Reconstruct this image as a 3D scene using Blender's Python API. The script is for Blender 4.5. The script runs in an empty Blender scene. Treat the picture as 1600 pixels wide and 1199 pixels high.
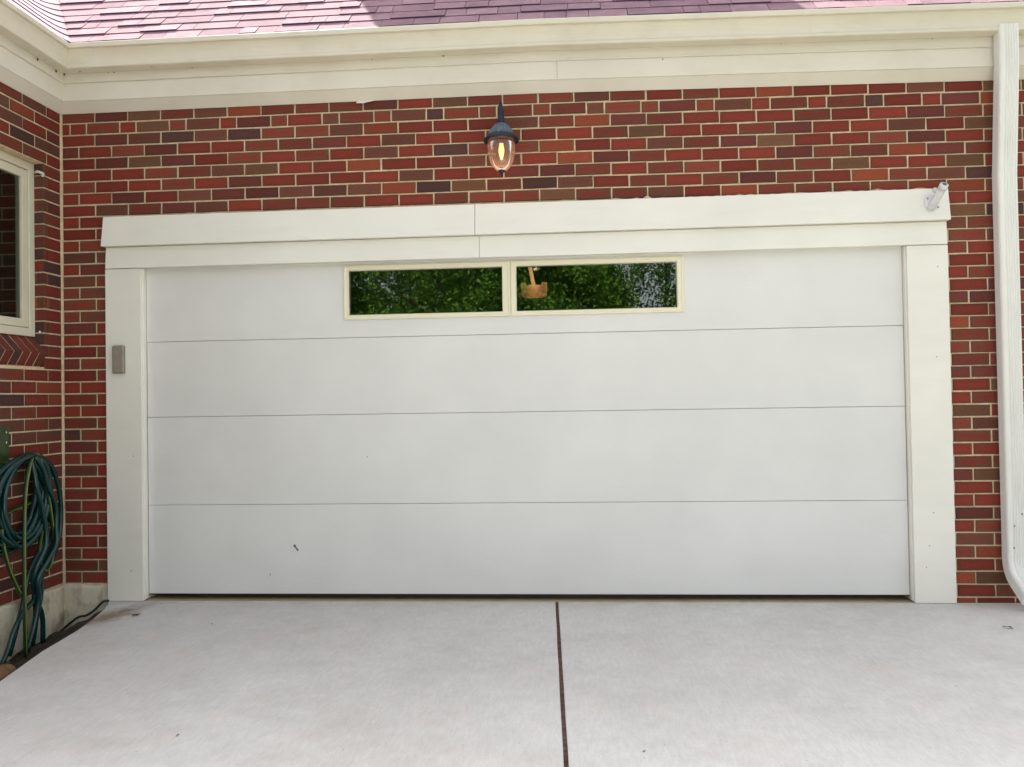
import bpy, bmesh, math, random
import numpy as np
from mathutils import Vector, Matrix
random.seed(7)
S = bpy.context.scene
C = S.collection

# ------------------------------------------------------------------ camera
F_PX, CAM = 1250.3, Vector((0.376, -5.0872, 1.2979))
YAW, PITCH, ROLL = 0.07419, 0.01661, -0.01646
def cam_axes():
    fw = Vector((-math.sin(YAW)*math.cos(PITCH), math.cos(YAW)*math.cos(PITCH), math.sin(PITCH)))
    r = Vector((math.cos(YAW), math.sin(YAW), 0)); u = r.cross(fw)
    return r*math.cos(ROLL)+u*math.sin(ROLL), -r*math.sin(ROLL)+u*math.cos(ROLL), fw
cr, cu, cf = cam_axes()
cam = bpy.data.cameras.new('camera'); camo = bpy.data.objects.new('camera', cam); C.objects.link(camo)
M = Matrix((cr, cu, -cf)).transposed().to_4x4(); M.translation = CAM; camo.matrix_world = M
cam.sensor_width = 36; cam.lens = F_PX/1600*36; cam.clip_start = 0.05; cam.clip_end = 500
S.camera = camo
S.render.resolution_x, S.render.resolution_y = 1024, 767
# ------------------------------------------------------------------ sky, sun, exposure
SUN_EL, SUN_AZ = math.radians(54), math.radians(-28)      # high sun behind the house, a little to the left
w = bpy.data.worlds.new('World'); S.world = w; w.use_nodes = True
nt = w.node_tree; nt.nodes.clear()
sky = nt.nodes.new('ShaderNodeTexSky'); sky.sky_type = 'NISHITA'; sky.sun_disc = False
sky.sun_elevation = SUN_EL; sky.sun_rotation = SUN_AZ; sky.dust_density = 3.0; sky.air_density = 1.0; sky.ozone_density = 1.0
hs = nt.nodes.new('ShaderNodeHueSaturation'); hs.inputs['Saturation'].default_value = 0.2
bg = nt.nodes.new('ShaderNodeBackground'); bg.inputs['Strength'].default_value = 0.125
wo = nt.nodes.new('ShaderNodeOutputWorld')
nt.links.new(sky.outputs[0], hs.inputs['Color']); nt.links.new(hs.outputs[0], bg.inputs[0]); nt.links.new(bg.outputs[0], wo.inputs[0])
sd = bpy.data.lights.new('sun', 'SUN'); sd.energy = 5.0; sd.angle = math.radians(0.5); sd.color = (1, .95, .88)
so = bpy.data.objects.new('sun', sd); C.objects.link(so); so.location = (-4, 10, 14)
sv = Vector((math.sin(SUN_AZ)*math.cos(SUN_EL), math.cos(SUN_AZ)*math.cos(SUN_EL), math.sin(SUN_EL)))
so.rotation_euler = sv.to_track_quat('Z', 'Y').to_euler()
vs = S.view_settings; vs.view_transform = 'Standard'; vs.look = 'None'; vs.gamma = 1; vs.use_curve_mapping = False
vs.exposure = 1.68

# ------------------------------------------------------------------ materials
class NT:
    def __init__(s, name):
        s.m = bpy.data.materials.new(name); s.m.use_nodes = True; s.t = s.m.node_tree
        s.b = s.t.nodes['Principled BSDF']; s.out = s.t.nodes['Material Output']
    def n(s, typ, ins=None, **props):
        k = s.t.nodes.new(typ)
        for a, v in props.items(): setattr(k, a, v)
        for a, v in (ins or {}).items(): s.set(k, a, v)
        return k
    def set(s, k, a, v):
        if isinstance(v, bpy.types.NodeSocket): s.t.links.new(v, k.inputs[a])
        elif isinstance(v, (tuple, list)) and len(v) == 3 and k.inputs[a].type == 'RGBA': k.inputs[a].default_value = (*v, 1)
        else: k.inputs[a].default_value = v
    def noise(s, scale, vec=None, detail=4, rough=.55):
        ins = {'Scale': scale, 'Detail': detail, 'Roughness': rough}
        if vec: ins['Vector'] = vec
        return s.n('ShaderNodeTexNoise', ins).outputs['Fac']
    def ramp(s, fac, a, b, lo=0., hi=1.):
        return s.n('ShaderNodeMapRange', {'Value': fac, 'From Min': a, 'From Max': b, 'To Min': lo, 'To Max': hi}, clamp=True).outputs[0]
    def mix(s, fac, a, b, mode='MIX'):
        k = s.n('ShaderNodeMix', data_type='RGBA', blend_type=mode)
        for i, v in ((0, fac), (6, a), (7, b)):
            if isinstance(v, bpy.types.NodeSocket): s.t.links.new(v, k.inputs[i])
            elif isinstance(v, (tuple, list)): k.inputs[i].default_value = (*v, 1)
            else: k.inputs[i].default_value = v
        return k.outputs[2]
    def math(s, op, a, b=0.):
        k = s.n('ShaderNodeMath', operation=op)
        for i, v in ((0, a), (1, b)):
            if isinstance(v, bpy.types.NodeSocket): s.t.links.new(v, k.inputs[i])
            else: k.inputs[i].default_value = v
        return k.outputs[0]
    def pos(s, scale=None):
        g = s.n('ShaderNodeNewGeometry').outputs['Position']
        if scale is None: return g
        return s.n('ShaderNodeMapping', {'Vector': g, 'Scale': scale}).outputs[0]
    def bump(s, h, strength, dist=.01):
        k = s.n('ShaderNodeBump', {'Strength': strength, 'Distance': dist, 'Height': h})
        s.set(s.b, 'Normal', k.outputs[0])
    def fin(s, col, rough=.6, metal=0., spec=.5):
        s.set(s.b, 'Base Color', col); s.set(s.b, 'Roughness', rough); s.b.inputs['Metallic'].default_value = metal
        s.b.inputs['Specular IOR Level'].default_value = spec
        return s.m

def paint(name, col, dirt=(.35, .30, .2), amount=.25, rough=.5, streak=(1, 1, 1), scale=3., bump=.1, fine=None):
    k = NT(name); p = k.pos(streak)
    d = k.ramp(k.noise(scale, p, 6, .65), .50, .78, 0, amount)
    c = k.mix(d, col, dirt)
    v = k.ramp(k.noise(1.3, k.pos(), 3), .3, .7, .94, 1.04)
    c = k.mix(1., c, k.n('ShaderNodeCombineColor', {0: v, 1: v, 2: v}).outputs[0], 'MULTIPLY')
    sp = k.ramp(k.noise(60., k.pos(), 2), .76, .80, 0, .5 if amount > .1 else .15)
    c = k.mix(sp, c, dirt)
    h = k.noise(40., k.pos(), 4)
    if fine is not None: h = k.math('ADD', h, k.noise(fine[0], k.pos(fine[1]), 3))
    k.bump(h, bump, .003)
    return k.fin(c, rough)

def brick_mat(name, edge, mid, flash=1.):
    k = NT(name)
    uv = k.n('ShaderNodeTexCoord').outputs['UV']
    sx = k.n('ShaderNodeSeparateXYZ', {0: uv})
    def tri(o, s): return k.math('MULTIPLY', k.math('SUBTRACT', .5, k.math('ABSOLUTE', k.math('SUBTRACT', o, .5))), s)
    dist = k.math('MINIMUM', tri(sx.outputs[0], 3.6), tri(sx.outputs[1], 1.35))
    nz = k.noise(22., k.pos(), 4)
    msk = k.ramp(k.math('ADD', dist, k.math('MULTIPLY', k.math('SUBTRACT', nz, .5), .9)), .22, .55, 0, flash)
    c = k.mix(msk, edge, mid)
    rnd = k.n('ShaderNodeObjectInfo').outputs['Random']
    v = k.ramp(rnd, 0, 1, .78, 1.2)
    c = k.mix(1., c, k.n('ShaderNodeCombineColor', {0: v, 1: v, 2: v}).outputs[0], 'MULTIPLY')
    g = k.ramp(k.noise(140., k.pos(), 3), .35, .7, .75, 1.15)
    c = k.mix(1., c, k.n('ShaderNodeCombineColor', {0: g, 1: g, 2: g}).outputs[0], 'MULTIPLY')
    sm = k.ramp(k.noise(9., k.pos(), 5, .7), .68, .80, 0, .25)
    c = k.mix(sm, c, (.45, .33, .22))
    wear = k.ramp(k.noise(75., k.pos(), 2), .74, .78, 0, .55)
    c = k.mix(wear, c, (.5, .38, .26))
    k.bump(k.math('ADD', k.noise(180., k.pos(), 3), k.noise(30., k.pos(), 3)), .5, .003)
    return k.fin(c, .8, spec=.3)

BM = [brick_mat('brick_red', (.165, .034, .020), (.225, .030, .017)),
      brick_mat('brick_flashed', (.145, .052, .030), (.215, .033, .019)),
      brick_mat('brick_brown', (.135, .052, .032), (.145, .044, .026)),
      brick_mat('brick_olive', (.145, .068, .034), (.14, .060, .030)),
      brick_mat('brick_plum', (.110, .036, .028), (.155, .030, .021)),
      brick_mat('brick_dark', (.070, .032, .028), (.085, .032, .027)),
      brick_mat('brick_orange', (.21, .058, .025), (.27, .046, .020))]
BW = [36, 30, 14, 5, 9, 1.5, 4]

def mortar_mat():
    k = NT('mortar'); n = k.noise(25., k.pos(), 5)
    c = k.mix(k.ramp(n, .3, .7), (.50, .37, .23), (.70, .54, .36))
    c = k.mix(k.ramp(k.noise(3., k.pos(), 4), .55, .75, 0, .5), c, (.28, .22, .12))
    k.bump(k.noise(260., k.pos(), 3), .6, .003)
    return k.fin(c, .95, spec=.1)
MORTAR = mortar_mat()
CREAM = paint('cream_paint', (.70, .65, .53), (.42, .36, .24), .22, .45, (1, 1.5, 1.5), 4.)
CREAM2 = paint('cream_painted_wood', (.70, .655, .56), (.42, .36, .25), .20, .5, (1, 1.5, 1.5), 3.)
WHITE = paint('white_trim_paint', (.785, .765, .69), (.45, .40, .30), .12, .5, (.6, 3, 3), 3.)
DOOR = paint('white_door_enamel', (.71, .705, .68), (.45, .44, .40), .07, .42, (.6, 3, 1.5), 2.5, .22, (260., (.05, 1, 1)))
WINFR = paint('cream_window_frame', (.78, .73, .55), (.5, .45, .3), .03, .4, bump=.03)
DSP = paint('white_downspout_enamel', (.79, .785, .745), (.35, .30, .2), .14, .38, (3, 3, .4), 5.)
BEIGEWIN = paint('beige_window_vinyl', (.62, .58, .45), (.3, .27, .18), .25, .45)

def concrete_mat():
    k = NT('driveway_concrete'); p = k.pos()
    a = k.ramp(k.noise(1.1, p, 6, .6), .3, .7)
    c = k.mix(a, (.58, .555, .52), (.67, .655, .63))
    m = k.ramp(k.noise(6., p, 6, .7), .35, .7, .92, 1.04)
    c = k.mix(1., c, k.n('ShaderNodeCombineColor', {0: m, 1: m, 2: m}).outputs[0], 'MULTIPLY')
    br = k.ramp(k.noise(34., k.pos((1.6, .35, 1)), 5, .75), .35, .75, .90, 1.06)
    c = k.mix(1., c, k.n('ShaderNodeCombineColor', {0: br, 1: br, 2: br}).outputs[0], 'MULTIPLY')
    fg = k.ramp(k.noise(170., p, 3, .7), .32, .72, .88, 1.08)
    c = k.mix(1., c, k.n('ShaderNodeCombineColor', {0: fg, 1: fg, 2: fg}).outputs[0], 'MULTIPLY')
    sp = k.ramp(k.noise(48., p, 2), .72, .75, 0, .6)
    c = k.mix(sp, c, (.20, .18, .15))
    pk = k.ramp(k.noise(3.1, p, 4), .55, .72, 0, .16)
    c = k.mix(pk, c, (.55, .40, .36))
    st = k.ramp(k.noise(2.3, k.pos((1, 1.6, 1)), 5, .7), .56, .78, 0, .26)
    c = k.mix(st, c, (.34, .31, .26))
    # rust / mud stain beside the left casing, a diagonal smear
    mp = k.n('ShaderNodeMapping', {'Vector': p, 'Location': (2.46, .38, 0)}, vector_type='POINT').outputs[0]
    mp = k.n('ShaderNodeMapping', {'Vector': mp, 'Rotation': (0, 0, math.radians(-74))}).outputs[0]
    mp = k.n('ShaderNodeMapping', {'Vector': mp, 'Scale': (2.2, 6.5, 1)}).outputs[0]
    ln = k.n('ShaderNodeVectorMath', {0: mp}, operation='LENGTH').outputs['Value']
    rs = k.ramp(k.math('ADD', ln, k.math('MULTIPLY', k.noise(14., p, 5), 1.1)), .75, 1.45, .75, 0)
    c = k.mix(rs, c, (.17, .10, .04))
    # grime band along the foot of the door
    sy = k.n('ShaderNodeSeparateXYZ', {0: p}).outputs[1]
    gb = k.math('MULTIPLY', k.ramp(sy, -.22, 0, 0, 1), k.ramp(k.noise(5., k.pos((1, 2, 1)), 5, .7), .4, .75, .0, .45))
    c = k.mix(gb, c, (.30, .26, .17))
    k.bump(k.math('ADD', k.noise(90., k.pos((1, .35, 1)), 4), k.math('MULTIPLY', k.noise(9., p, 4), .15)), .3, .003)
    return k.fin(c, .85, spec=.3)
CONC = concrete_mat()
OLDCONC = paint('old_tan_concrete', (.42, .34, .20), (.15, .11, .06), .6, .9, (1, 1, 1), 8., .5)
FOUND = paint('painted_foundation', (.64, .58, .44), (.11, .08, .035), .95, .85, (1, 1, .7), 7., .5)

def simple(name, col, rough=.5, metal=0., var=.15, scale=20., bump=.1, spec=.5):
    k = NT(name); v = k.ramp(k.noise(scale, k.pos(), 4), .3, .7, 1-var, 1+var)
    c = k.mix(1., col, k.n('ShaderNodeCombineColor', {0: v, 1: v, 2: v}).outputs[0], 'MULTIPLY')
    k.bump(k.noise(scale*3, k.pos(), 3), bump, .003)
    return k.fin(c, rough, metal, spec)
SOIL = simple('damp_soil', (.035, .025, .014), .95, 0, .6, 18., 1.)
GRASS = simple('lawn_grass', (.075, .085, .03), .9, 0, .5, 4., 1.)
BARK = simple('tree_bark', (.09, .065, .045), .9, 0, .4, 12., 1.)
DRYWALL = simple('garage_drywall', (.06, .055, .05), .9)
HTEAL = simple('teal_hose_rubber', (.001, .030, .028), .22, 0, .15, 6., .05)
HGREEN = simple('green_hose_rubber', (.008, .040, .012), .32, 0, .2, 6., .05)
YELLOW = simple('yellow_stripe', (.20, .23, .02), .4)
DKGREEN = simple('green_painted_metal', (.03, .055, .015), .45, 0, .3)
LANT = simple('blue_grey_lantern_metal', (.075, .105, .14), .5, .1, .3, 40.)
LANTD = simple('dark_lantern_metal', (.018, .02, .04), .4, .5, .3, 40.)
BLACK = simple('black_rubber', (.012, .012, .012), .6)
TAUPE = simple('taupe_plastic', (.26, .23, .18), .5)
TAUPE2 = simple('taupe_plastic_edge', (.20, .175, .135), .5)
GREYW = simple('white_cast_metal', (.70, .70, .72), .4)
SCREW = simple('dull_screw', (.16, .15, .13), .5, .5)
STONE = simple('brown_stone', (.22, .13, .06), .9, 0, .4, 15., .6)
LEAFDRY = simple('dry_leaf', (.04, .03, .02), .9)
JOINT = simple('redwood_joint', (.075, .035, .026), .95, 0, .7, 25., 1.)

def shingle_mat():
    k = NT('asphalt_shingle')
    rnd = k.n('ShaderNodeObjectInfo').outputs['Random']
    c = k.mix(rnd, (.26, .155, .190), (.36, .225, .255))
    g = k.ramp(k.noise(420., k.pos(), 2), .3, .7, .7, 1.3)
    c = k.mix(1., c, k.n('ShaderNodeCombineColor', {0: g, 1: g, 2: g}).outputs[0], 'MULTIPLY')
    b = k.ramp(k.noise(9., k.pos(), 3), .35, .7, .85, 1.12)
    c = k.mix(1., c, k.n('ShaderNodeCombineColor', {0: b, 1: b, 2: b}).outputs[0], 'MULTIPLY')
    k.bump(k.noise(500., k.pos(), 2), .6, .002)
    return k.fin(c, .95, spec=.2)
SHING = shingle_mat()
BUTT = simple('shingle_cut_edge_shadow', (.06, .036, .095), .95)  # dark cut asphalt, deepened for the butt shadow lines; purple is painted lens fringe

def leaf_mat(name, a, b):
    k = NT(name)
    r = k.n('ShaderNodeNewGeometry').outputs['Random Per Island']
    c = k.mix(r, a, b); k.fin(c, .75, spec=.15)
    tr = k.n('ShaderNodeBsdfTranslucent', {'Color': c}); mx = k.n('ShaderNodeMixShader', {0: .35})
    k.t.links.new(k.b.outputs[0], mx.inputs[1]); k.t.links.new(tr.outputs[0], mx.inputs[2]); k.t.links.new(mx.outputs[0], k.out.inputs[0])
    return k.m
LEAF = [leaf_mat('leaf_green', (.04, .12, .015), (.16, .30, .04)), leaf_mat('leaf_deep', (.025, .085, .015), (.10, .21, .035))]

def glass_mat(name, refl, tint, rough=0., haze=0., fs=.9):
    k = NT(name); k.t.nodes.remove(k.b)
    g = k.n('ShaderNodeBsdfGlossy', {'Color': (1, 1, 1), 'Roughness': rough}); t = k.n('ShaderNodeBsdfTransparent', {'Color': tint})
    lw = k.n('ShaderNodeFresnel', {'IOR': 1.5}).outputs[0]
    f = k.math('ADD', k.math('MULTIPLY', lw, fs), refl)
    mx = k.n('ShaderNodeMixShader', {0: f})
    k.t.links.new(t.outputs[0], mx.inputs[1]); k.t.links.new(g.outputs[0], mx.inputs[2]); o_ = mx.outputs[0]
    if haze:
        d = k.n('ShaderNodeBsdfTranslucent', {'Color': (.85, .62, .62)}); m2 = k.n('ShaderNodeMixShader', {0: haze})
        k.t.links.new(o_, m2.inputs[1]); k.t.links.new(d.outputs[0], m2.inputs[2]); o_ = m2.outputs[0]
    k.t.links.new(o_, k.out.inputs[0])
    return k.m
PANE = glass_mat('window_glass', .06, (.75, .78, .78))
PANE2 = glass_mat('dimmed_window_glass', .0, (.6, .66, .62), fs=.35)  # copy of the window glass, reflection damped and tint darkened for a dark pane
LGLASS = glass_mat('seeded_lantern_glass', .0, (.94, .88, .88), .12, .16)
def emit(name, col, st):
    k = NT(name); k.fin((.8, .7, .5)); k.set(k.b, 'Emission Color', col); k.b.inputs['Emission Strength'].default_value = st
    return k.m

# ------------------------------------------------------------------ builders
def link(name, me, mat, parent=None):
    o = bpy.data.objects.new(name, me); C.objects.link(o)
    if mat and not me.materials: me.materials.append(mat)
    if parent: o.parent = parent
    return o
def mk(name, verts, faces, mat, parent=None, smooth=False):
    me = bpy.data.meshes.new(name); me.from_pydata([tuple(v) for v in verts], [], faces); me.update()
    if smooth: me.polygons.foreach_set('use_smooth', [True]*len(me.polygons))
    return link(name, me, mat, parent)
def finish(bm, name, mat, parent=None, smooth=False, bevel=0., seg=2):
    bmesh.ops.recalc_face_normals(bm, faces=bm.faces[:])
    if bevel: bmesh.ops.bevel(bm, geom=[e for e in bm.edges if e.calc_face_angle(0) > .4], offset=bevel, segments=seg, affect='EDGES', profile=.5)
    me = bpy.data.meshes.new(name); bm.to_mesh(me); bm.free()
    if smooth: me.polygons.foreach_set('use_smooth', [True]*len(me.polygons))
    return link(name, me, mat, parent)
def add_box(bm, a, b):
    v = [bm.verts.new((x, y, z)) for x in (a[0], b[0]) for y in (a[1], b[1]) for z in (a[2], b[2])]
    for f in ((0, 1, 3, 2), (4, 6, 7, 5), (0, 4, 5, 1), (2, 3, 7, 6), (0, 2, 6, 4), (1, 5, 7, 3)): bm.faces.new([v[i] for i in f])
def box(name, a, b, mat, parent=None, bevel=0., seg=2):
    bm = bmesh.new(); add_box(bm, a, b); return finish(bm, name, mat, parent, False, bevel, seg)
def prism(name, rings, mat, parent=None, smooth=False, bevel=0.):
    """rings: two or more equal-length closed loops joined into a solid"""
    bm = bmesh.new(); R = [[bm.verts.new(p) for p in r] for r in rings]; n = len(R[0])
    for a, b in zip(R, R[1:]):
        for i in range(n): bm.faces.new((a[i], a[(i+1) % n], b[(i+1) % n], b[i]))
    bm.faces.new(R[0][::-1]); bm.faces.new(R[-1])
    return finish(bm, name, mat, parent, smooth, bevel)
def lathe(name, prof, c, mat, parent=None, seg=32, smooth=True, ribs=0, ribd=0.):
    vs, fs = [], []
    for r, z in prof:
        for i in range(seg):
            a = 2*math.pi*i/seg; rr = r
            if ribs and 0: pass
            if ribs: rr = r*(1+ribd*math.cos(ribs*a))
            vs.append((c[0]+rr*math.cos(a), c[1]+rr*math.sin(a), c[2]+z))
    for j in range(len(prof)-1):
        for i in range(seg): fs.append((j*seg+i, j*seg+(i+1) % seg, (j+1)*seg+(i+1) % seg, (j+1)*seg+i))
    fs.append(tuple(range(seg))[::-1]); fs.append(tuple(range((len(prof)-1)*seg, len(prof)*seg)))
    return mk(name, vs, fs, mat, parent, smooth)
def spline(pts, sub=6):
    P = [Vector(p) for p in pts]; P = [2*P[0]-P[1]]+P+[2*P[-1]-P[-2]]; out = []
    for i in range(1, len(P)-2):
        for k in range(sub):
            t = k/sub
            out.append(.5*((2*P[i])+(P[i+1]-P[i-1])*t+(2*P[i-1]-5*P[i]+4*P[i+1]-P[i+2])*t*t+(3*P[i]-P[i-1]-3*P[i+1]+P[i+2])*t**3))
    return out+[P[-2]]
def tube(name, pts, r, mat, parent=None, sides=10, sub=6, smooth=True):
    P = spline(pts, sub) if sub > 1 else [Vector(p) for p in pts]; n = len(P)
    rad = r if callable(r) else (lambda t: r)
    vs, fs = [], []; prev = None
    for i, p in enumerate(P):
        t = (P[min(i+1, n-1)]-P[max(i-1, 0)]).normalized()
        if prev is None: u = t.orthogonal().normalized()
        else:
            u = prev-t*prev.dot(t); u = u.normalized() if u.length > 1e-6 else t.orthogonal().normalized()
        prev = u; v = t.cross(u); q = rad(i/(n-1))
        for k in range(sides):
            a = 2*math.pi*k/sides; vs.append(p+(u*math.cos(a)+v*math.sin(a))*q)
    for i in range(n-1):
        for k in range(sides): fs.append((i*sides+k, i*sides+(k+1) % sides, (i+1)*sides+(k+1) % sides, (i+1)*sides+k))
    fs.append(tuple(range(sides))[::-1]); fs.append(tuple(range((n-1)*sides, n*sides)))
    return mk(name, vs, fs, mat, parent, smooth)
def tag(o, label, cat=None, group=None, kind=None):
    if label: o['label'] = label
    if cat: o['category'] = cat
    if group: o['group'] = group
    if kind: o['kind'] = kind
    return o
def empty(name, loc, label, cat, group=None):
    o = bpy.data.objects.new(name, None); o.empty_display_size = .1; C.objects.link(o); o.location = loc
    return tag(o, label, cat, group)
def under(root, o):
    """parent a mesh modelled in world coordinates without moving it"""
    o.parent = root; o.matrix_parent_inverse = Matrix.Translation(root.location).inverted(); return o
def px(p):
    q = Vector(p)-CAM; d = q.dot(cf)
    return 800+F_PX*q.dot(cr)/d, 599.5-F_PX*q.dot(cu)/d

# ------------------------------------------------------------------ ground and driveway
GZ = -.20
def sheet(name, pts, z, mat, n=1):
    return mk(name, [(x, y, z) for x, y in pts], [tuple(range(len(pts)))], mat)
ground = sheet('ground', [(-200, -200), (200, -200), (200, 200), (-200, 200)], GZ-.02, GRASS); tag(ground, 'lawn and earth around the brick house and driveway', None, None, 'structure')
# uneven soil strip left of the driveway
bm = bmesh.new(); nx, ny = 16, 60; g = {}
for i in range(nx+1):
    for j in range(ny+1):
        x = -3.03+1.0*i/nx; y = .0-4.0*j/ny
        g[i, j] = bm.verts.new((x, y, GZ+.15*max(0, min(1, (x+2.98)/.3))*max(0, min(1, (y+.75)/.6))+.012*math.sin(x*31+y*7)+.014*math.sin(y*23+x*11)+random.uniform(-.008, .008)))
for i in range(nx):
    for j in range(ny): bm.faces.new((g[i, j], g[i, j+1], g[i+1, j+1], g[i+1, j]))
soil = finish(bm, 'soil', SOIL, None, True); tag(soil, 'dark bare soil strip under the hose beside the driveway', None, None, 'structure')

drv = box('driveway', (-2.2, -7, -.28), (3.2, -.02, -.16), OLDCONC); tag(drv, 'pale concrete driveway of two slabs in front of the garage', None, None, 'structure')
edge = [(-2.70, -.006), (-2.655, -.07), (-2.60, -.20), (-2.535, -.42), (-2.478, -.67), (-2.43, -1.05), (-2.33, -1.50), (-2.20, -2.0), (-2.08, -2.6), (-2.0, -3.6), (-2.0, -7)]
jx = lambda y: .259+(-y)*.0335
def slab(poly, name='concrete_slab'):
    bm = bmesh.new()
    top = [bm.verts.new((x, y, 0)) for x, y in poly]; f = bm.faces.new(top)
    r = bmesh.ops.extrude_face_region(bm, geom=[f]); 
    bmesh.ops.translate(bm, vec=(0, 0, -.2), verts=[e for e in r['geom'] if isinstance(e, bmesh.types.BMVert)])
    return finish(bm, name, CONC, drv, False, .006, 2)
jm = -7.0
jl = [(jx(y)-.0085+random.uniform(-.0015, .0015), y) for y in np.linspace(jm, -.004, 24)]
jr = [(jx(y)+.0085+random.uniform(-.0015, .0015), y) for y in np.linspace(jm, -.004, 24)]
el = [p for p in edge if p[1] > jm]
slab([(p[0], p[1]) for p in el]+[(-2.0, jm)]+jl)
slab(jr[::-1]+[(jx(jm)+.0085, jm), (3.7, jm), (3.7, -.004)][1:])
bounce_cut_strip = box('bounce_cut_strip', (-60, -11.5, -.3), (60, jm-.02, -.03), simple('bounce_cut_surface', (.055, .055, .058), .9, 0, .3, 8., .6)); tag(bounce_cut_strip, 'unseen dark ground added past the driveway to cut bounced light', None, None, 'structure')  # unseen strip, added dark to cut the light bounced off the ground
prism('expansion_joint', [[(jx(y)-.0095, y, -.10), (jx(y)+.0095, y, -.10), (jx(y)+.0095, y, -.004), (jx(y)-.0095, y, -.004)] for y in (jm, -2.5, -.006)], JOINT, drv)

# ------------------------------------------------------------------ the house
house = empty('brick_house', (0, 0, 0), 'red brick house with attached garage, cream gutters and purple brown shingle roof', 'house')
XW, XE, CH, ZT = -3.002, 3.32, .0785, 3.25       # inner corner, right end, brick course, top of the brickwork
RC = .006                                         # mortar recess
# mortar backing of the two walls
bm = bmesh.new()
add_box(bm, (XW-.12, RC, .09), (-2.55, .22, ZT+.3)); add_box(bm, (2.55, RC, -.15), (XE, .22, ZT+.3)); add_box(bm, (-2.55, RC, 2.35), (2.55, .22, ZT+.3))
wall = finish(bm, 'brick_wall', MORTAR, house)
LY0, LY1 = -2.4, 0.
WY0, WY1, WZ0, WZ1 = -1.25, -.175, 1.735, 2.855    # opening of the side window
bm = bmesh.new(); xi = XW-RC; xo = XW-.2
add_box(bm, (xo, LY0, .09), (xi, WY0, ZT+.3)); add_box(bm, (xo, WY1+.006, .09), (xi, .006, ZT+.3))
add_box(bm, (xo, WY0, WZ1), (xi, WY1+.006, ZT+.3)); add_box(bm, (xo, WY0, .09), (xi, WY1+.006, WZ0-.197))
# a bead of mortar squeezed out of the inner corner
vv = []
for i in range(60):
    z = .10+i*(3.14/59); e = random.uniform(-.003, .004)
    vv.append([bm.verts.new((XW-.006, .002, z)), bm.verts.new((XW+.010+e, .001, z)), bm.verts.new((XW-.002, -.006-e, z))])
for a, b in zip(vv, vv[1:]):
    for i in range(3): bm.faces.new((a[i], a[(i+1) % 3], b[(i+1) % 3], b[i]))
swall = finish(bm, 'brick_wall', MORTAR, house)
ewall = box('brick_wall', (-9.0, LY0+RC-.02, -.35), (xi, LY0+.2, ZT+.3), MORTAR, house)
mk('gable', [(XW-.1, LY0+.01, 3.4), (-9.0, LY0+.01, 3.4), (-6.0, LY0+.01, 6.5), (XW-.1, LY0+.1, 3.4), (-9.0, LY0+.1, 3.4), (-6.0, LY0+.1, 6.5)], [(0, 2, 1), (3, 4, 5), (0, 1, 4, 3), (1, 2, 5, 4), (2, 0, 3, 5)], CREAM2, house)

MJ = .0098
def fall(x): return 0. if x < .2 else -.016*(x-.2)
def sag(x, z): return fall(x)*max(0, min(1, (z-1.4)/1.7))
def brick_geo(w, h, d=.05, ch=.004):
    x, z = w/2, h/2
    V = [(-x, d, -z), (x, d, -z), (x, d, z), (-x, d, z), (-x, ch, -z), (x, ch, -z), (x, ch, z), (-x, ch, z),
         (-x+ch, 0, -z+ch), (x-ch, 0, -z+ch), (x-ch, 0, z-ch), (-x+ch, 0, z-ch)]
    Fc = [(8, 9, 10, 11), (4, 5, 9, 8), (5, 6, 10, 9), (6, 7, 11, 10), (7, 4, 8, 11), (0, 1, 5, 4), (1, 2, 6, 5), (2, 3, 7, 6), (3, 0, 4, 7)]
    return V, Fc
def uvs(me, w, h):
    ul = me.uv_layers.new(name='UVMap')
    for lp in me.loops:
        c = me.vertices[lp.vertex_index].co; ul.data[lp.index].uv = (c.x/w+.5, c.z/h+.5)
cache = {}
def brick_mesh(w, h, mi):
    key = (round(w, 3), round(h, 3), mi, random.randrange(5))
    if key not in cache:
        V, Fc = brick_geo(w, h)
        V = [(a, b, c) if i < 4 else (a+random.uniform(-.0016, .0016), b, c+random.uniform(-.0014, .0014)) for i, (a, b, c) in enumerate(V)]
        me = bpy.data.meshes.new('brick'); me.from_pydata(V, [], Fc); uvs(me, w, h); me.materials.append(BM[mi]); cache[key] = me
    return cache[key]
bricks = []      # (wall object, centre, rotz, w, h, material, visible area)
def pick(dark=0.):
    if random.random() < dark: return random.choice((5, 5, 4, 2))
    return random.choices(range(7), BW)[0]
def put(wobj, u0, u1, z0, z1, front, mi):
    w_, h_ = u1-u0, z1-z0
    if w_ < .02: return
    cz, cuu = (z0+z1)/2, (u0+u1)/2
    j = lambda s: random.uniform(-s, s)
    if front: c = (cuu+j(.001), j(.0012), cz+j(.0008)+sag(cuu, cz)); q = [(u0, 0, z0), (u1, 0, z0), (u1, 0, z1), (u0, 0, z1)]; rz = 0
    else: c = (XW+j(.0012), cuu+j(.001), cz+j(.0008)); q = [(XW, u0, z0), (XW, u1, z0), (XW, u1, z1), (XW, u0, z1)]; rz = math.pi/2
    ar = 0.
    if all((Vector(p)-CAM).dot(cf) > .3 for p in q):
        P = [px(p) for p in q]; xs = [min(max(p[0], 0), 1600) for p in P]; ys = [min(max(p[1], 0), 1199) for p in P]
        if front:   # hidden behind the casing, the downspout, the frieze
            if 2.95 < cuu < 3.06: xs = [0]*4
            lo, hi = u0, u1
            if cz < 2.53: 
                if lo < 0: hi = min(hi, -2.68)
                else: lo = max(lo, 2.68)
            if hi > lo: ar = (max(xs)-min(xs))*(max(ys)-min(ys))*(hi-lo)/(u1-u0)
        else: ar = (max(xs)-min(xs))*abs(ys[0]-ys[3])
    bricks.append((wobj, c, rz, w_, h_, mi, ar))
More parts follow.
